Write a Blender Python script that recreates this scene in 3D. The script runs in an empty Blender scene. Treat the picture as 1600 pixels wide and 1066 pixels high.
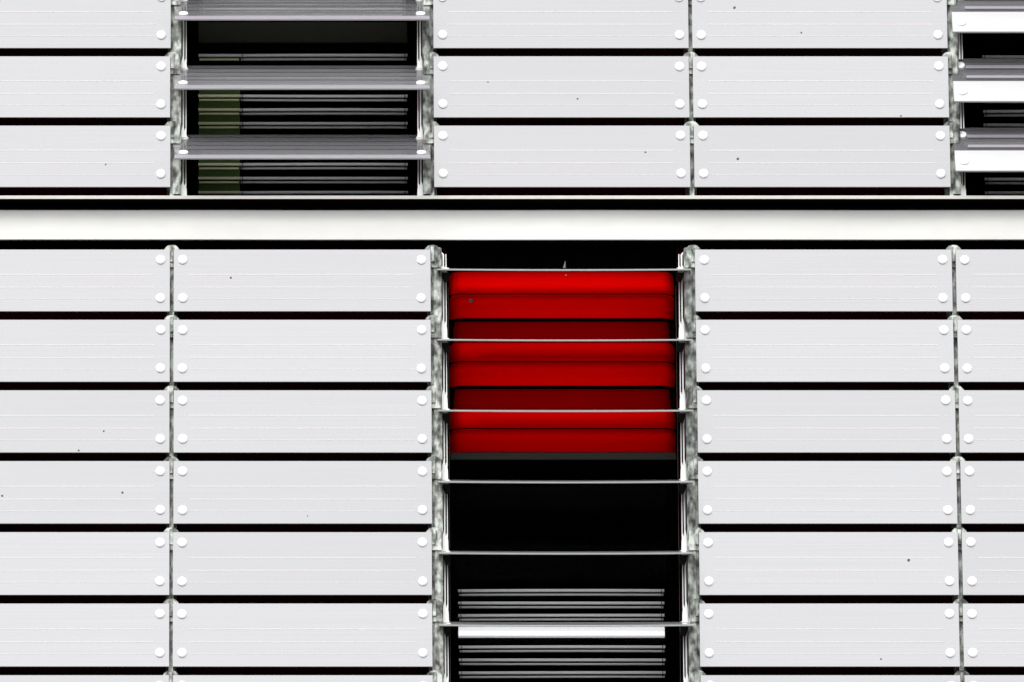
import bpy, bmesh, math, random
from mathutils import Vector, Matrix
random.seed(7)
S = bpy.context.scene
COL = S.collection

# ------------------------------------------------------------ camera
cam = bpy.data.cameras.new('camera')
cam.lens = 324.9; cam.sensor_width = 36.0; cam.shift_x = 0.2463
cam.clip_start = 0.5; cam.clip_end = 4000
co = bpy.data.objects.new('camera', cam); COL.objects.link(co)
co.location = (0.0, -37.577, 1.6)
co.rotation_euler = (math.radians(105.0), 0, 0)
S.camera = co

# ------------------------------------------------------------ overcast daylight
SUN_EL, SUN_ROT = 48.0, 205.0
w = bpy.data.worlds.new('World'); S.world = w; w.use_nodes = True
nt = w.node_tree; nt.nodes.clear()
sky = nt.nodes.new('ShaderNodeTexSky'); sky.sky_type = 'NISHITA'; sky.sun_disc = False
sky.sun_elevation = math.radians(SUN_EL); sky.sun_rotation = math.radians(SUN_ROT)
sky.dust_density = 4.0; sky.air_density = 1.0; sky.ozone_density = 1.0
hs = nt.nodes.new('ShaderNodeHueSaturation'); hs.inputs['Saturation'].default_value = 0.12
mixc = nt.nodes.new('ShaderNodeMix'); mixc.data_type = 'RGBA'
mixc.inputs[0].default_value = 0.6
mixc.inputs[7].default_value = (11.3, 11.4, 11.7, 1)          # even cloud deck
bg = nt.nodes.new('ShaderNodeBackground'); bg.inputs[1].default_value = 0.1
wo = nt.nodes.new('ShaderNodeOutputWorld')
nt.links.new(sky.outputs[0], hs.inputs['Color']); nt.links.new(hs.outputs[0], mixc.inputs[6])
nt.links.new(mixc.outputs[2], bg.inputs[0]); nt.links.new(bg.outputs[0], wo.inputs[0])
sl = bpy.data.lights.new('sun', 'SUN'); sl.energy = 1.2; sl.angle = math.radians(25); sl.color = (1, .985, .96)
so = bpy.data.objects.new('sun', sl); COL.objects.link(so)
_a = math.radians(SUN_ROT); _e = math.radians(SUN_EL)
sd = Vector((math.sin(_a)*math.cos(_e), math.cos(_a)*math.cos(_e), math.sin(_e)))
so.rotation_euler = sd.to_track_quat('Z', 'Y').to_euler()
S.view_settings.view_transform = 'Standard'; S.view_settings.look = 'None'
S.view_settings.exposure = 0.68; S.view_settings.gamma = 1.0; S.view_settings.use_curve_mapping = False
S.render.engine = 'CYCLES'
S.render.resolution_x = 1024; S.render.resolution_y = 682

# ------------------------------------------------------------ materials
def base(name):
    m = bpy.data.materials.new(name); m.use_nodes = True
    b = m.node_tree.nodes['Principled BSDF']
    return m, m.node_tree, b
def plain(name, col, rough=.5, metal=0.0, spec=.5, noise=0.0, scale=30.0, stretch=(1,1,1)):
    m, t, b = base(name)
    b.inputs['Roughness'].default_value = rough; b.inputs['Metallic'].default_value = metal
    b.inputs['Specular IOR Level'].default_value = spec
    b.inputs['Base Color'].default_value = (*col, 1)
    if noise:
        tc = t.nodes.new('ShaderNodeTexCoord'); mp = t.nodes.new('ShaderNodeMapping')
        mp.inputs['Scale'].default_value = stretch
        n = t.nodes.new('ShaderNodeTexNoise'); n.inputs['Scale'].default_value = scale; n.inputs['Detail'].default_value = 6
        r = t.nodes.new('ShaderNodeMix'); r.data_type = 'RGBA'
        r.inputs[6].default_value = tuple(c*(1-noise) for c in col)+(1,)
        r.inputs[7].default_value = tuple(min(1, c*(1+noise)) for c in col)+(1,)
        g = t.nodes.new('ShaderNodeNewGeometry')
        t.links.new(g.outputs['Position'], mp.inputs[0]); t.links.new(mp.outputs[0], n.inputs['Vector'])
        t.links.new(n.outputs[0], r.inputs[0]); t.links.new(r.outputs[2], b.inputs['Base Color'])
    return m

def slat_material():
    """white backed, reflective coated glass"""
    m, t, b = base('coated_glass_slat')
    t.nodes.remove(b)
    out = [n for n in t.nodes if n.type == 'OUTPUT_MATERIAL'][0]
    g = t.nodes.new('ShaderNodeNewGeometry')
    mp = t.nodes.new('ShaderNodeMapping'); mp.inputs['Scale'].default_value = (.55, 1, 5)
    n = t.nodes.new('ShaderNodeTexNoise'); n.inputs['Scale'].default_value = 2.2; n.inputs['Detail'].default_value = 4
    f = t.nodes.new('ShaderNodeTexNoise'); f.inputs['Scale'].default_value = 260; f.inputs['Detail'].default_value = 2
    t.links.new(g.outputs['Position'], mp.inputs[0]); t.links.new(mp.outputs[0], n.inputs['Vector'])
    t.links.new(g.outputs['Position'], f.inputs['Vector'])
    r = t.nodes.new('ShaderNodeMix'); r.data_type = 'RGBA'
    r.inputs[6].default_value = (.185, .187, .196, 1); r.inputs[7].default_value = (.235, .230, .238, 1)
    ad = t.nodes.new('ShaderNodeMath'); ad.operation = 'MULTIPLY_ADD'; ad.inputs[1].default_value = .45; ad.inputs[2].default_value = 0
    ad2 = t.nodes.new('ShaderNodeMath'); ad2.operation = 'MULTIPLY_ADD'; ad2.inputs[1].default_value = .55
    t.links.new(n.outputs[0], ad.inputs[0]); t.links.new(f.outputs[0], ad2.inputs[0]); t.links.new(ad.outputs[0], ad2.inputs[2])
    t.links.new(ad2.outputs[0], r.inputs[0])
    oi = t.nodes.new('ShaderNodeObjectInfo')
    mr = t.nodes.new('ShaderNodeMapRange'); mr.inputs[3].default_value = .86; mr.inputs[4].default_value = 1.14
    t.links.new(oi.outputs['Random'], mr.inputs[0])
    mp2 = t.nodes.new('ShaderNodeMapping'); mp2.inputs['Scale'].default_value = (.35, 1, 42)
    st = t.nodes.new('ShaderNodeTexNoise'); st.inputs['Scale'].default_value = 3; st.inputs['Detail'].default_value = 3
    t.links.new(g.outputs['Position'], mp2.inputs[0]); t.links.new(mp2.outputs[0], st.inputs['Vector'])
    mr2 = t.nodes.new('ShaderNodeMapRange'); mr2.inputs[1].default_value = .3; mr2.inputs[2].default_value = .7
    mr2.inputs[3].default_value = .92; mr2.inputs[4].default_value = 1.12
    t.links.new(st.outputs[0], mr2.inputs[0])
    mu = t.nodes.new('ShaderNodeMath'); mu.operation = 'MULTIPLY'
    t.links.new(mr.outputs[0], mu.inputs[0]); t.links.new(mr2.outputs[0], mu.inputs[1])
    vm = t.nodes.new('ShaderNodeVectorMath'); vm.operation = 'SCALE'
    t.links.new(r.outputs[2], vm.inputs[0]); t.links.new(mu.outputs[0], vm.inputs['Scale'])
    d = t.nodes.new('ShaderNodeBsdfDiffuse'); t.links.new(vm.outputs[0], d.inputs[0])
    gl = t.nodes.new('ShaderNodeBsdfGlossy'); gl.inputs['Color'].default_value = (.925, .92, .925, 1)
    gl.inputs['Roughness'].default_value = .035
    bp = t.nodes.new('ShaderNodeBump'); bp.inputs['Strength'].default_value = .06; bp.inputs['Distance'].default_value = .002
    t.links.new(n.outputs[0], bp.inputs['Height']); t.links.new(bp.outputs[0], gl.inputs['Normal'])
    mx = t.nodes.new('ShaderNodeMixShader'); mx.inputs[0].default_value = .42
    t.links.new(d.outputs[0], mx.inputs[1]); t.links.new(gl.outputs[0], mx.inputs[2])
    t.links.new(mx.outputs[0], out.inputs['Surface'])
    return m

def galvanised():
    m, t, b = base('galvanised_steel')
    g = t.nodes.new('ShaderNodeNewGeometry')
    mp = t.nodes.new('ShaderNodeMapping'); mp.inputs['Scale'].default_value = (1.0, 1.0, .55)
    v = t.nodes.new('ShaderNodeTexNoise'); v.inputs['Scale'].default_value = 42; v.inputs['Detail'].default_value = 3
    v2 = t.nodes.new('ShaderNodeTexVoronoi'); v2.inputs['Scale'].default_value = 90
    t.links.new(g.outputs['Position'], mp.inputs[0])
    t.links.new(mp.outputs[0], v.inputs['Vector']); t.links.new(mp.outputs[0], v2.inputs['Vector'])
    cr = t.nodes.new('ShaderNodeValToRGB'); e = cr.color_ramp.elements
    e[0].position = .34; e[0].color = (.045, .05, .04, 1)
    e[1].position = .66; e[1].color = (.62, .69, .60, 1)
    x = cr.color_ramp.elements.new(.5); x.color = (.27, .295, .25, 1)
    t.links.new(v.outputs[0], cr.inputs[0])
    mx = t.nodes.new('ShaderNodeMix'); mx.data_type = 'RGBA'; mx.blend_type = 'OVERLAY'; mx.inputs[0].default_value = .08
    t.links.new(cr.outputs[0], mx.inputs[6]); t.links.new(v2.outputs['Color'], mx.inputs[7])
    hs = t.nodes.new('ShaderNodeHueSaturation'); hs.inputs['Saturation'].default_value = .6
    t.links.new(mx.outputs[2], hs.inputs['Color']); t.links.new(hs.outputs[0], b.inputs['Base Color'])
    b.inputs['Metallic'].default_value = .25; b.inputs['Roughness'].default_value = .5
    return m

def glass_mat():
    m, t, b = base('window_glass'); t.nodes.remove(b)
    out = [n for n in t.nodes if n.type == 'OUTPUT_MATERIAL'][0]
    tr = t.nodes.new('ShaderNodeBsdfTransparent'); tr.inputs[0].default_value = (.985, .985, .985, 1)
    gl = t.nodes.new('ShaderNodeBsdfGlossy'); gl.inputs['Roughness'].default_value = .01
    mx = t.nodes.new('ShaderNodeMixShader'); mx.inputs[0].default_value = .0006
    t.links.new(tr.outputs[0], mx.inputs[1]); t.links.new(gl.outputs[0], mx.inputs[2]); t.links.new(mx.outputs[0], out.inputs[0])
    return m

M = dict(
    slat=slat_material(), galv=galvanised(), glass=glass_mat(),
    rib=plain('pale_frit_line', (.70, .648, .645), .5, noise=.06, scale=90),
    dot=plain('white_print_dot', (.72, .72, .72), .4),
    edge=plain('slat_ground_edge', (.42, .44, .42), .35, noise=.12, scale=40),
    bolt=plain('white_cap', (.95, .95, .95), .3, spec=.6),
    white=plain('white_coated_steel', (.95, .96, .93), .3, metal=.45, noise=.03, scale=20),
    band=plain('white_ledge_paint', (.735, .73, .70), .4, metal=.10, noise=.06, scale=9, stretch=(1, 1, 2)),
    lip=plain('ledge_lip_edge', (.62, .60, .56), .5, noise=.12, scale=25),
    ledgeshade=plain('painted_ledge_shade', (.0012, .0012, .0010), .9, spec=0.0, noise=.3, scale=20),  # shade under the ledge, painted black
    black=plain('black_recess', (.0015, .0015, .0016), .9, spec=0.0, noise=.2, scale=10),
    backing=plain('dark_maroon_membrane', (.020, .0006, .004), .9, spec=0.0, noise=.35, scale=5),
    dullblack=plain('dull_black', (.012, .012, .011), .6, spec=.2),
    blind=plain('grey_blind_slat', (.95, .94, .95), .45, noise=.08, scale=14),
    blind_low=plain('grey_blind_slat_lip', (.70, .73, .71), .5, noise=.10, scale=14),
    green=plain('pale_green_blind_end', (.95, 1.0, .62), .5, noise=.08, scale=20),
    green_low=plain('green_blind_lip', (.88, 1.0, .55), .5, noise=.08, scale=20),
    greendark=plain('dark_green_board', (.075, .12, .035), .8, spec=.1, noise=.25, scale=12),
    head=plain('olive_head_rail', (.022, .022, .015), .7, spec=.2, noise=.3, scale=25),
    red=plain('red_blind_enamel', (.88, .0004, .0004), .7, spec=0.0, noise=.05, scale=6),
    redshade=plain('red_blind_painted_shade', (.30, .0003, .0003), .8, spec=0.0, noise=.08, scale=6),  # shaded copy of the red
    refldark=plain('painted_dark_reflection', (.055, .05, .06), .5),  # dark lines of painted reflections
    reflpale=plain('painted_pale_reflection', (.33, .305, .345), .4, noise=.05, scale=30),  # pale parts of painted reflections
    skyband=plain('painted_sky_reflection', (.57, .57, .575), .35, noise=.03, scale=12),  # painted reflection of bright sky
    blindadded=plain('added_blind_slat', (.93, .88, .95), .5, noise=.04, scale=14),  # paler slats, to reflect brighter in the louvres
    redrail=plain('grey_red_blind_rail', (.020, .022, .018), .8, noise=.1, scale=30),
    wire=plain('steel_wire', (.10, .10, .08), .5),
    railwhite=plain('white_blind_rail', (.95, .95, .96), .22, metal=.85, noise=.02, scale=20),
    speck=plain('dirt', (.11, .10, .11), .9),
    ground=plain('plaza_paving', (.10, .10, .095), .85, noise=.2, scale=.6),
    room=plain('dark_room', (.001, .001, .001), .95, spec=0, noise=.2, scale=2),
)

# ------------------------------------------------------------ helpers
def box(bm, x0, x1, y0, y1, z0, z1, mi=0):
    vs = [bm.verts.new(p) for p in ((x0,y0,z0),(x1,y0,z0),(x1,y1,z0),(x0,y1,z0),(x0,y0,z1),(x1,y0,z1),(x1,y1,z1),(x0,y1,z1))]
    for f in ((0,3,2,1),(4,5,6,7),(0,1,5,4),(1,2,6,5),(2,3,7,6),(3,0,4,7)):
        bm.faces.new([vs[i] for i in f]).material_index = mi
def prism(bm, pts, y0, y1, mi=0):
    """outline in x,z pushed from y0 to y1"""
    a = [bm.verts.new((x, y0, z)) for x, z in pts]; b = [bm.verts.new((x, y1, z)) for x, z in pts]
    n = len(pts)
    fs = [bm.faces.new(a), bm.faces.new(b[::-1])]
    fs += [bm.faces.new((a[i], b[i], b[(i+1) % n], a[(i+1) % n])) for i in range(n)]
    for f in fs: f.material_index = mi
def extrude_x(bm, prof, xs, dz=None, mi=0, dy=None):
    """profile in y,z swept through stations xs"""
    rings = []
    for x in xs:
        d = dz(x) if dz else 0; e = dy(x) if dy else 0
        rings.append([bm.verts.new((x, y+e, z+d)) for y, z in prof])
    n = len(prof); fs = []
    for r, s in zip(rings, rings[1:]):
        fs += [bm.faces.new((r[i], s[i], s[(i+1) % n], r[(i+1) % n])) for i in range(n)]
    fs += [bm.faces.new(rings[0]), bm.faces.new(rings[-1][::-1])]
    for f in fs: f.material_index = mi
    return fs
def mesh(name, bm, mats):
    bmesh.ops.recalc_face_normals(bm, faces=bm.faces)
    me = bpy.data.meshes.new(name); bm.to_mesh(me); bm.free()
    for m in (mats if isinstance(mats, (list, tuple)) else [mats]): me.materials.append(M[m])
    return me
def obj(name, me, parent=None, loc=(0,0,0), rx=0):
    o = bpy.data.objects.new(name, me); COL.objects.link(o)
    o.location = loc; o.rotation_euler = (rx, 0, 0)
    if parent: o.parent = parent
    return o
def thing(name, loc, label, cat, group=None):
    o = bpy.data.objects.new(name, None); COL.objects.link(o); o.location = loc; o.empty_display_size = .1
    o['label'] = label; o['category'] = cat
    if group: o['group'] = group
    return o
def struct(name, bm, mats):
    o = obj(name, mesh(name, bm, mats)); o['kind'] = 'structure'; return o

RX0, BAY = -0.371, 1.1
rail_x = lambda k: RX0 + BAY*k
UP = [14.146, 13.8395, 13.533, 13.2265, 12.920, 12.6135]                 # tops of the upper louvres
LO = [12.0685 - .307*i for i in range(8)]               # tops of the lower louvres
SH = .2705                                              # louvre height
WX = .064                                               # frame offset of a window from its rail

# ------------------------------------------------------------ ground and building body
bm = bmesh.new(); box(bm, -600, 600, -900, 600, -.3, 0); struct('ground', bm, 'ground')
wins = [(0, 12.30, 14.75), (4, 12.30, 14.75), (2, 9.65, 12.14)]     # bay, sill, head
YB0, YB1 = .17, .34
bm = bmesh.new()
def wall_run(z0, z1, holes):
    x = -9.0
    for a, b in sorted(holes):
        box(bm, x, a, YB0, YB1, z0, z1); x = b
    box(bm, x, 13.0, YB0, YB1, z0, z1)
wall_run(0, 9.65, [])
wall_run(9.65, 12.14, [(rail_x(1)+WX, rail_x(2)-WX)])
wall_run(12.14, 12.30, [])
wall_run(12.30, 14.75, [(rail_x(0)+WX, rail_x(1)-WX), (rail_x(3)+WX, rail_x(4)-WX)])
wall_run(14.75, 18.0, [])
struct('facade_wall', bm, 'backing')
bm = bmesh.new()
box(bm, -9, 13, .345, .9, 17.9, 18.2); box(bm, -9, 13, 1.9, 2.0, 0, 17.9)
box(bm, -9, -8.9, .345, 1.9, 0, 17.9); box(bm, 12.9, 13, .345, 1.9, 0, 17.9)
box(bm, -8.9, 12.9, .345, 1.9, 12.15, 12.29)
box(bm, -8.9, 12.9, .9, 1.9, 17.9, 18.1)
struct('dark_room_interior', bm, 'room')

# ------------------------------------------------------------ storey ledge
led = thing('storey_ledge', (1.28, 0, 12.08), 'long white storey ledge with dark recess under its thin top lip, crossing the whole facade', 'ledge')
def lift(me_bm, name, mats): return obj(name, mesh(name, me_bm, mats), led, (-1.28, 0, -12.08))
XA, XB = -3.0, 5.5
bm = bmesh.new(); extrude_x(bm, [(.0,12.291),(.0,12.3035),(.003,12.306),(.165,12.306),(.165,12.291)], [XA, XB]); lift(bm, 'top_lip', 'lip')
bm = bmesh.new(); box(bm, XA, XB, .004, .165, 12.284, 12.2905); box(bm, XA, XB, .072, .165, 12.2615, 12.2838); lift(bm, 'painted_lip_shade', 'ledgeshade')  # black pieces paint in the shade under the lip
xs = [XA + (XB-XA)*i/60 for i in range(61)]
bm = bmesh.new(); extrude_x(bm, [(.069,12.2610),(.067,12.258),(.064,12.1315),(.066,12.129),(.168,12.129),(.168,12.2610)], xs,
    dy=lambda x: .0012*math.sin(x*3.1)+.0008*math.sin(x*7.7)); lift(bm, 'face_panel', 'band')
bm = bmesh.new(); box(bm, XA, XB, .069, .168, 12.122, 12.1285); lift(bm, 'painted_underside_shade', 'ledgeshade')  # underside shade of the face, as a black piece

# ------------------------------------------------------------ meshes for louvres
def slat_mesh(name, wd, lines, sag=0.0, th=.008, back=False, tilt=False):
    """local origin at the pivot: middle of the slat, face towards -y"""
    bm = bmesh.new(); h = SH/2; c = .0012
    prof = [(-th/2,-h+c),(-th/2,h-c),(-th/2+c,h),(th/2-c,h),(th/2,h-c),(th/2,-h+c),(th/2-c,-h),(-th/2+c,-h)]
    n = 14; xs = [-wd/2 + wd*i/n for i in range(n+1)]
    f = (lambda x: sag*(1-(2*x/wd)**2)) if sag else None
    # when the slat lies flat its sag is along local y
    fs = extrude_x(bm, prof, xs, dy=f)
    bm.normal_update()
    for q in fs:
        if abs(q.normal.y) < .9: q.material_index = 3
    if back:
        for z in (.052, -.012, -.075):  # raised rear strips, added for the slat below to mirror
            box(bm, -wd/2+.06, wd/2-.06, th/2-.001, th/2+.006, z-.011, z+.011, 2)
            box(bm, -wd/2+.06, wd/2-.06, th/2-.001, th/2+.002, z-.022, z-.0112, 4)
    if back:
        box(bm, -wd/2+.002, wd/2-.002, -th/2-.0006, -th/2+.001, -h+.002, -h+.126, 7)  # sky reflection painted as a white lower half
        for fr, mi_, a_ in ((.20, 6, .009), (.255, 5, .005), (.43, 6, .008), (.48, 5, .006)):  # light and dark lines paint in reflections
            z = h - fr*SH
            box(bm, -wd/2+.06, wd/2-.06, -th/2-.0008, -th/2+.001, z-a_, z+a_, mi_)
    if tilt:
        for fr in (.13, .30, .47, .64):  # dark lines paint in the mirrored blind slats
            z = h - fr*SH
            box(bm, -wd/2+.055, wd/2-.055, -th/2-.0003, -th/2+.001, z-.0045, z+.0045, 5)
        box(bm, -wd/2+.002, wd/2-.002, -th/2-.0004, -th/2+.001, -h+.002, -h+.036, 6)  # paler lower edge paints in a sky reflection
    if lines:
        for fr in (.405, .61, .80):
            z = h - fr*SH
            e_ = .0022 if fr < .7 else .0014
            box(bm, -wd/2+.066, wd/2-.066, -th/2-.0009, -th/2+.001, z-e_, z+e_, 1)
            for s in (-1, 1):
                for dx in (.036, .045, .014):
                    if fr < .7 or dx == .014:
                        box(bm, s*(wd/2-dx)-.0014, s*(wd/2-dx)+.0014, -th/2-.0006, -th/2+.001, z-.0012, z+.0012, 2)
    return mesh(name, bm, ['slat', 'rib', 'dot', 'edge', 'dullblack', 'refldark', 'reflpale', 'skyband'])
WCL = BAY - .017
ME_CLOSED = slat_mesh('louvre_slat_closed', WCL, True)
ME_TILT = slat_mesh('louvre_slat_tilted', WCL, False, tilt=True)
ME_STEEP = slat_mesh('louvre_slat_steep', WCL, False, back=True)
ME_OPEN = slat_mesh('louvre_slat_open', BAY-.036, False, sag=.0028, th=.0065)
def bolt_mesh():
    bm = bmesh.new(); N = 20
    rs = [(.0188, 0), (.0200, -.001), (.0200, -.0042), (.0180, -.0062), (.009, -.0072)]
    rings = [[bm.verts.new((r*math.cos(2*math.pi*i/N), y, r*math.sin(2*math.pi*i/N))) for i in range(N)] for r, y in rs]
    for a, b in zip(rings, rings[1:]):
        for i in range(N): bm.faces.new((a[i], a[(i+1)%N], b[(i+1)%N], b[i]))
    bm.faces.new(rings[-1]); bm.faces.new(rings[0][::-1])
    me = mesh('bolt', bm, 'bolt')
    for p in me.polygons: p.use_smooth = True
    return me
ME_BOLT = bolt_mesh()
def blob_mesh():
    bm = bmesh.new(); bmesh.ops.create_icosphere(bm, subdivisions=2, radius=1)
    for v in bm.verts: v.co *= 1 + random.uniform(-.25, .25)
    for v in bm.verts: v.co.y *= .35
    return mesh('dirt_speck', bm, 'speck')
ME_SPECK = blob_mesh()

bank_slats = []
def bank(k, tops, mode, label):
    xl = rail_x(k-1); xc = xl + BAY/2
    t = thing('louvre_bank', (xc, 0, tops[-1]-SH), label, 'louvres', 'banks of glass louvres on the facade')
    tilt, dz, me, dy = {'closed': (0, -SH/2, ME_CLOSED, .004), 'tilt': (37.6, -.0950, ME_TILT, 0), 'steep': (59, -.107, ME_STEEP, 0),
                    'open': (15.6, -.087, ME_OPEN, -.015)}[mode]
    rot = math.radians(-(90-tilt)) if mode == 'open' else (0 if mode == 'closed' else math.radians(-(90-tilt)))
    for i, z in enumerate(tops):
        jx = random.uniform(-.0012, .0012); jr = math.radians(random.uniform(-.25, .25) if mode == 'closed' else random.uniform(-.3, .3))
        zz = z + dz - (tops[-1]-SH)
        # positive rotation about x swings the lower edge outwards (towards -y)
        s = obj('louvre_slat', me, t, (jx, dy, zz + (dy*math.tan(math.radians(15)) if mode == 'open' else 0)), rot + jr)
        s.rotation_euler[2] = random.uniform(-.0006, .0006)
        bank_slats.append((xc, z, s, t, mode))
        w2 = (BAY/2 - .047)
        if mode != 'open':
            for sx in (-1, 1):
                for bz in (-.0455, -.2125):
                    b = obj('bolt', ME_BOLT, s, (sx*w2 + random.uniform(-.001, .001), -.0042, SH/2 + bz + random.uniform(-.001, .001)))
                    b.rotation_euler[1] = random.uniform(0, 6)
        else:
            for sx in (-1, 1):
                for bz in (-.0455, -.2125):
                    b = obj('bolt', ME_BOLT, s, (sx*(w2-.012), -.0034, SH/2 + bz))
                    b.scale = (.45, .45, .45)
    return t
bank(0, UP, 'closed', 'upper left bank of closed white louvres cut off by the left edge')
bank(1, UP, 'tilt', 'upper bank of half open purple-grey louvres in front of the window with green blind ends')
bank(2, UP, 'closed', 'upper bank of closed white louvres just right of the window with green blind ends')
bank(3, UP, 'closed', 'upper bank of closed white louvres beside the brightly reflecting tilted louvres at right')
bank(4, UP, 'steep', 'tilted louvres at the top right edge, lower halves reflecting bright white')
bank(0, LO, 'closed', 'lower bank of closed white louvres at the left edge, cut off by it')
bank(1, LO, 'closed', 'lower bank of closed white louvres directly left of the red blind')
bank(2, LO, 'open', 'fully open louvres seen edge-on as thin lines in front of the red blind')
bank(3, LO, 'closed', 'lower bank of closed white louvres directly right of the red blind')
bank(4, LO, 'closed', 'lower bank of closed white louvres at the right edge, cut off by it')

# dirt: (world x, world z, radius)
DIRT = [(2.018,13.135,.0075),(1.347,12.732,.005),(.968,12.806,.0048),(2.717,12.656,.005),(2.022,12.467,.0075),(1.632,12.496,.005),
    (-.122,11.945,.006),(-.655,11.277,.005),(-.760,11.193,.0055),(-.577,11.011,.0065),(-1.080,10.997,.006),(2.713,10.720,.008),(2.592,10.295,.005),
    (-.653,12.442,.0045),(2.30,13.025,.005),(.2,10.91,.0035)]
for x, z, r in DIRT:
    for xc, zt, s, t, mode in bank_slats:
        if mode == 'closed' and abs(x-xc) < BAY/2 and zt-SH < z < zt:
            d = obj('dirt_speck', ME_SPECK, s, (x-xc, -.0045, z-(zt-SH/2))); d.scale = (r*.8, r*.3, r*.8)
            d.rotation_euler = (0, random.uniform(0, 6), 0)
            break

# small clip sitting on the topmost open louvre
top_open = [s for xc, z, s, t, mode in bank_slats if mode == 'open'][0]
bm = bmesh.new()
bmesh.ops.create_cone(bm, cap_ends=True, segments=10, radius1=.0065, radius2=.001, depth=.03)
bm2 = bm
me = mesh('cable_clip', bm, 'wire')
c = obj('cable_clip', me, top_open, (.0, .035, .0)); c.rotation_euler = (math.radians(90), 0, 0)
c.location = (.006, -.020, -.02)
c.rotation_euler = (math.radians(74), 0, math.radians(8))
d = obj('cable_end', ME_BOLT, top_open, (.010, .024, -.06), math.radians(74)); d.scale = (.14, 1, .14)

# ------------------------------------------------------------ mounting rails
def bracket_mesh():
    """chamfered plate whose top shows above each louvre"""
    bm = bmesh.new()
    prism(bm, [(-.033,-.075),(.033,-.075),(.033,.004),(.028,.011),(.017,.0215),(.006,.024),(-.007,.0235),(-.018,.021),(-.028,.011),(-.033,.004)], .0125, .018)
    box(bm, -.0075, .0075, .004, .0125, -.052, .014)
    bmesh.ops.bevel(bm, geom=[e for e in bm.edges], offset=.0012, segments=1, affect='EDGES', clamp_overlap=True)
    return mesh('bracket', bm, 'galv')
ME_BR = bracket_mesh()
def side_strip_mesh(h):
    bm = bmesh.new()
    # flange in stepped segments, one per louvre, each leaning out a little
    prism(bm, [(.004, -h), (.0355, -h), (.0355, -.04), (.031, -.012), (.0335, .0), (.0335, .015), (.004, .015)], .0205, .026)
    box(bm, .0352, .0375, .0207, .10, -h, .012)
    return mesh('side_flange', bm, 'galv')
def link_mesh(sgn, h):
    """white lever plate above a louvre and two slim rods below it, local z=0 at the louvre line"""
    bm = bmesh.new()
    P = lambda pts: [(sgn*x, z) for x, z in pts]
    prism(bm, P([(.0375, .003), (.0625, .003), (.0610, .062), (.0590, .080), (.0545, .098), (.0515, .082), (.0495, .100), (.0440, .112), (.0385, .085)]), .062, .069)
    prism(bm, P([(.0440, .112), (.0495, .100), (.0500, h-.045), (.0470, h-.026), (.0395, h-.004), (.0400, h-.02), (.0432, h-.05)]), .063, .070)
    prism(bm, P([(.0560, .085), (.0600, .080), (.0592, h-.035), (.0560, h-.032)]), .063, .070)
    return mesh('link_rods', bm, 'white')
def wedge_mesh(sgn):
    bm = bmesh.new()
    P = lambda pts: [(sgn*x, z) for x, z in pts]
    prism(bm, P([(.036, 0), (.070, 0), (.070, -.03), (.062, -.040), (.050, -.040), (.0425, -.024)]), .048, .060)  # black wedge right below the louvre line
    return mesh('wedge', bm, 'dullblack')
FL = side_strip_mesh(.295)
LINK = {s: link_mesh(s, .306) for s in (-1, 1)}; WEDGE = {s: wedge_mesh(s) for s in (-1, 1)}

def rail(k, tops, right_win, left_win, label):
    """right_win: window lies right of the rail; left_win: left of it (holds the louvre line offset)"""
    x = rail_x(k); z0 = tops[-1]-SH-.012; z1 = tops[0]+.012
    if tops is UP: z0 = 12.307
    t = thing('mounting_rail', (x, .06, z0), label, 'rail', 'galvanised rails between the louvre banks')
    L = (0, -.06, -z0)
    bm = bmesh.new()
    box(bm, -.0095, .0095, .0275, .100, z0, z1); box(bm, -.022, .022, .100, .168, z0, z1)
    obj('spine', mesh('spine', bm, 'galv'), t, L)
    for z in tops:
        obj('bracket', ME_BR, t, (0, -.06, z-z0))
    for sgn, wd in ((1, right_win), (-1, left_win)):
        if wd is None: continue
        for i, z in enumerate(tops):
            f = obj('side_flange', FL, t, (0, -.06, z-z0)); f.scale = (sgn, 1, 1)
            if z - .295 < z0: f.scale = (sgn, 1, (z-z0)/.295)
            if z + wd - .0 > z0 + .02:
                if i < len(tops):
                    l = obj('link_rods', LINK[sgn], t, (0, -.06, z+wd-z0))
                    if i == 0 and tops is LO: l.scale = (1, 1, .31)
                obj('wedge', WEDGE[sgn], t, (0, -.06, z+wd-z0))
        if tops is UP:          # last length of rods runs down to the ledge
            l = obj('link_rods', LINK[sgn], t, (0, -.06, 12.308-z0)); l.scale = (1, 1, (tops[-1]+wd-12.308)/.306)
    return t
T1, T2, T3 = -.09, -.107, -.087
rail(-1, UP, None, None, 'galvanised rail at the outer left end of the upper white louvres')
rail(0, UP, T1, None, 'mottled galvanised rail left of the window with green blind ends')
rail(1, UP, None, T1, 'mottled galvanised rail right of the window with green blind ends')
rail(2, UP, None, None, 'narrow galvanised rail between the two upper banks of closed louvres')
rail(3, UP, T2, None, 'galvanised rail left of the brightly reflecting tilted louvres')
rail(4, UP, None, T2, 'galvanised rail at the outer right end of the brightly reflecting tilted louvres')
rail(-1, LO, None, None, 'galvanised rail at the outer left end of the lower white louvres')
rail(0, LO, None, None, 'narrow galvanised rail between the two lower left banks of closed louvres')
rail(1, LO, T3, None, 'mottled galvanised rail left of the red blind')
rail(2, LO, None, T3, 'mottled galvanised rail right of the red blind')
rail(3, LO, None, None, 'narrow galvanised rail between the two lower right banks of closed louvres')
rail(4, LO, None, None, 'galvanised rail at the outer right end of the lower white louvres')

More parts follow.
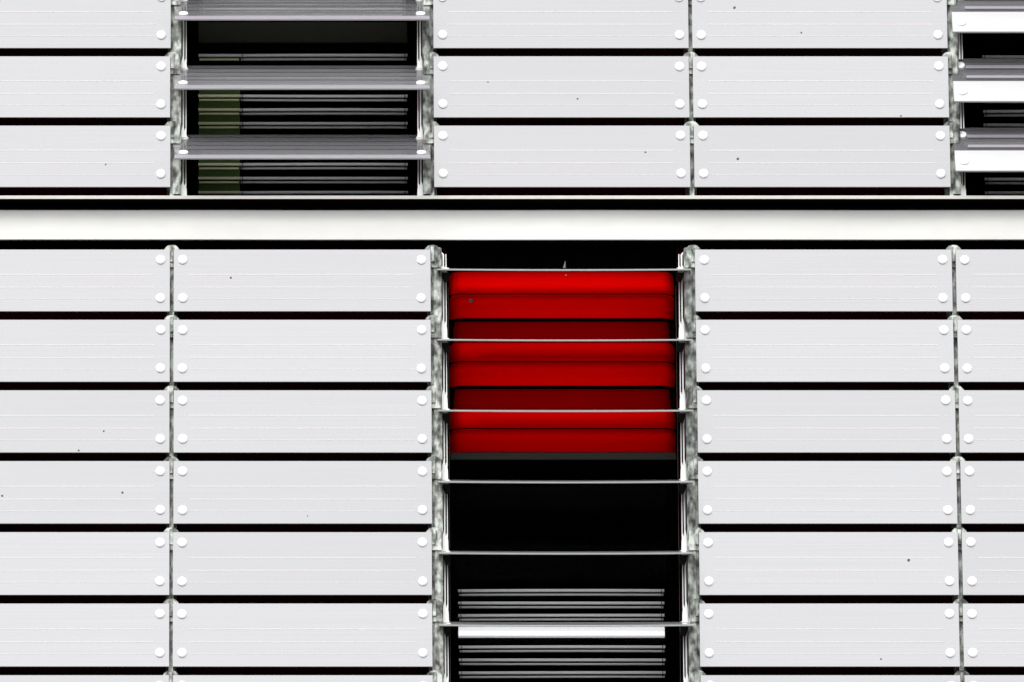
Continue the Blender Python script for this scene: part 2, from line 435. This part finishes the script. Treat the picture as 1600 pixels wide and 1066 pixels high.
# ------------------------------------------------------------ windows
def window(k, z0, z1, label):
    xa, xb = rail_x(k-1)+WX, rail_x(k)-WX
    t = thing('window', ((xa+xb)/2, .35, z0), label, 'window')
    L = (-(xa+xb)/2, -.35, -z0)
    bm = bmesh.new(); fw = .03
    box(bm, xa, xa+fw, .345, .40, z0, z1); box(bm, xb-fw, xb, .345, .40, z0, z1)
    box(bm, xa+fw, xb-fw, .345, .40, z0, z0+fw); box(bm, xa+fw, xb-fw, .345, .40, z1-fw, z1)
    obj('frame', mesh('frame', bm, 'black'), t, L)
    bm = bmesh.new(); box(bm, xa+fw, xb-fw, .37, .376, z0+fw, z1-fw)
    obj('pane', mesh('pane', bm, 'glass'), t, L)
    bm = bmesh.new()
    box(bm, xa, xa+.006, .172, .344, z0, z1); box(bm, xb-.006, xb, .172, .344, z0, z1)
    obj('reveal', mesh('reveal', bm, 'black'), t, L)
    return t
window(1, 12.30, 14.75, 'dark window behind half open purple-grey louvres, with green blind ends')
window(4, 12.30, 14.75, 'dark window at the top right edge behind brightly reflecting louvres')
window(2, 9.65, 12.14, 'tall dark window below the white ledge behind the red blind')

def blind_slat(name, xa, xb, mats, bow=0.0, skew=0.0):
    bm = bmesh.new(); xc = (xa+xb)/2; n = 10
    xs = [xa + (xb-xa)*i/n for i in range(n+1)]
    f = lambda x: bow*(1-((x-xc)/((xb-xa)/2))**2) + skew*(x-xc)
    extrude_x(bm, [(.0,.0055),(.002,.0062),(.014,.0062),(.014,-.0045),(.0,-.0045)], xs, f, 0)
    xs2 = [x if 0 < i < n else x + (.004 if i == 0 else -.004) for i, x in enumerate(xs)]
    extrude_x(bm, [(.003,-.0135),(.014,-.0135),(.014,-.0205),(.003,-.0205)], xs2, f, 1)
    extrude_x(bm, [(.0135,-.0047),(.0150,-.0047),(.0150,-.0133),(.0135,-.0133)], xs2, f, 2)
    return mesh(name, bm, mats)
YD = .45
def blind(label, xa, xb, zs, mat='blind', group='grey slatted blinds behind the windows'):
    t = thing('venetian_blind', ((xa+xb)/2, YD, zs[-1]), label, 'blind', group)
    xc = (xa+xb)/2; ms = [None]*3
    ms = [blind_slat('slat', xa-xc, xb-xc, [mat, 'blind_low', 'black'], b, s) for b, s in ((.0, 0), (.0012, .0008), (-.001, -.0012), (.0006, .0018))]
    for i, z in enumerate(zs):
        obj('slat', ms[(i*3+1) % 4], t, (0, 0, z-zs[-1]))
    bm = bmesh.new()
    for s in (-1, 1):
        box(bm, s*(xb-xc-.012)-.0012, s*(xb-xc-.012)+.0012, -.004, -.001, zs[-1]-zs[-1]-.03, zs[0]-zs[-1]+.03)
    obj('ladder_cord', mesh('ladder_cord', bm, 'black'), t)
    return t
P = .0605
# window with green ends
za = [13.0585] + [12.878 - P*i for i in range(10)] 
zs = [13.060, 12.999, 12.9385] + [12.878, 12.8165, 12.7555, 12.695, 12.634, 12.5725, 12.511, 12.448, 12.39, 12.34]
XG0, XG1, XE = -.2634, -.085, .634
b1 = blind('grey slatted blind with pale green left ends behind half open purple-grey louvres', XG1, XE, zs)
xc = (XG1+XE)/2
gm = blind_slat('green_end', XG0-xc, XG1-xc, ['green', 'green_low', 'black'])
for z in zs[2:]:
    obj('green_end', gm, b1, (0, -.05, z-.0140-zs[-1]))
bm = bmesh.new(); box(bm, XG0-xc+.002, XG1-xc, -.034, -.030, 0, 12.935-zs[-1])
obj('green_board', mesh('green_board', bm, 'greendark'), b1)
gm2 = blind_slat('slat', XG0-xc, XG1-xc-.0, ['blind', 'green_low', 'black'])
for z in (zs[0], zs[1]): obj('slat', gm2, b1, (0, 0, z-zs[-1]))
bm = bmesh.new(); box(bm, XG0-xc, XE-xc, -.004, .018, 13.118-zs[-1], 13.208-zs[-1])
obj('head_rail', mesh('head_rail', bm, 'head'), b1)
bt = blind('unseen pale blind slats added above the olive head rail for the tilted louvres to reflect', XG0, XE, [14.55-P*i for i in range(21)], 'blindadded')  # out of view, added as something for the tilted louvres to mirror
# right edge window
zr = [13.49-P*i for i in range(3)] + [13.054, 12.995] + [12.870-P*i for i in range(10)]
b2 = blind('grey slatted blind at the top right edge behind brightly reflecting louvres', 3.103, 3.92, zr)
# lower window
ZL = [10.6965, 10.643, 10.589]
b3 = blind('three raised grey blind slats above a white bottom rail in the tall dark window', .8387, 1.7098, ZL)
bm = bmesh.new()
extrude_x(bm, [(-.012,-.003),(-.016,-.009),(-.0165,-.030),(-.016,-.048),(-.012,-.056),(.010,-.056),(.010,-.003)], [-.4355, .4355])
bmr = mesh('bottom_rail', bm, 'railwhite'); obj('bottom_rail', bmr, b3, (0, 0, 10.5455-ZL[-1]))
ZM = [10.452-.0557*i for i in range(13)]
b4 = blind('lower grey slatted blind under the white rail at the bottom of the tall dark window', .8405, 1.712, ZM)

# ------------------------------------------------------------ red blind
rb = thing('red_blind', (1.279, .2, 11.2), 'bright red slatted blind lowered halfway behind the open louvres', 'blind')
YR = .175; x0, x1 = .8015, 1.7565
edges = [12.034, 11.920, 11.822, 11.722, 11.624, 11.526, 11.431, 11.332, 11.236]
def red_slat(h, kind):
    """folds of the blind: upper fold swells outwards, lower fold turns back under, recess lies deep"""
    bm = bmesh.new(); n = 8; pts = []
    for i in range(n+1):
        a = i/n
        if kind == 0: y = -.052*math.sin(a*math.pi/2)**.8
        elif kind == 1: y = -.050*(1-a)**.8 - .026*math.sin(math.pi*min(1, a*1.5))*(a < .667)
        else: y = .028 - .010*a
        pts.append((y, -h*a))
    prof = pts + [(y+.005, z) for y, z in pts[::-1]]
    w_ = (x1-x0)/2; r = .014 if kind != 2 else .002
    st = [0, .004, r if r > .01 else .010, .022, .036, .055]
    extrude_x(bm, prof, [-w_+q for q in st] + [w_-q for q in st[::-1]], dy=lambda x: .045*max(0, 1-(w_-abs(x))/.055)**2.2)
    for v in bm.verts:                      # rounded corners
        e = w_-abs(v.co.x)
        if e < r:
            k = (1 - e/r)**2*.008
            if v.co.z > -.006: v.co.z -= k
            elif v.co.z < -h+.006: v.co.z += k
    me = mesh('slat', bm, 'redshade' if kind == 2 else 'red')  # recessed folds get a darker red that paints in their shade
    for p in me.polygons: p.use_smooth = abs(p.normal.x) < .5
    return me
for i, (a, b) in enumerate(zip(edges, edges[1:])):
    gap = .0045 if i % 3 != 1 else .0085
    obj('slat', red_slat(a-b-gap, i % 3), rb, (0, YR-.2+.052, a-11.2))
bm = bmesh.new(); box(bm, -.4775, .4775, .0, .016, 0, .030)
bmesh.ops.bevel(bm, geom=list(bm.edges), offset=.003, segments=1, affect='EDGES')
obj('bottom_rail', mesh('bottom_rail', bm, 'redrail'), rb, (0, YR-.2, 0))
bm = bmesh.new(); box(bm, -.48, .48, .052, .10, 12.046-11.2, 12.135-11.2); obj('head_box', mesh('head_box', bm, 'black'), rb, (0, YR-.2, 0))
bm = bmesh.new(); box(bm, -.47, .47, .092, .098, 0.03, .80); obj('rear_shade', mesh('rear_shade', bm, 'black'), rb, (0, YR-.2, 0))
for s in (-1, 1):
    bm = bmesh.new()
    bmesh.ops.create_cone(bm, cap_ends=True, segments=6, radius1=.0013, radius2=.0013, depth=2.2)
    obj('guide_wire', mesh('guide_wire', bm, 'wire'), rb, (s*.4815, -.055, -.35))
d = obj('dirt_speck', ME_SPECK, rb, (.893-1.279, YR-.2-.024, 11.886-11.2)); d.scale = (.009, .006, .009)
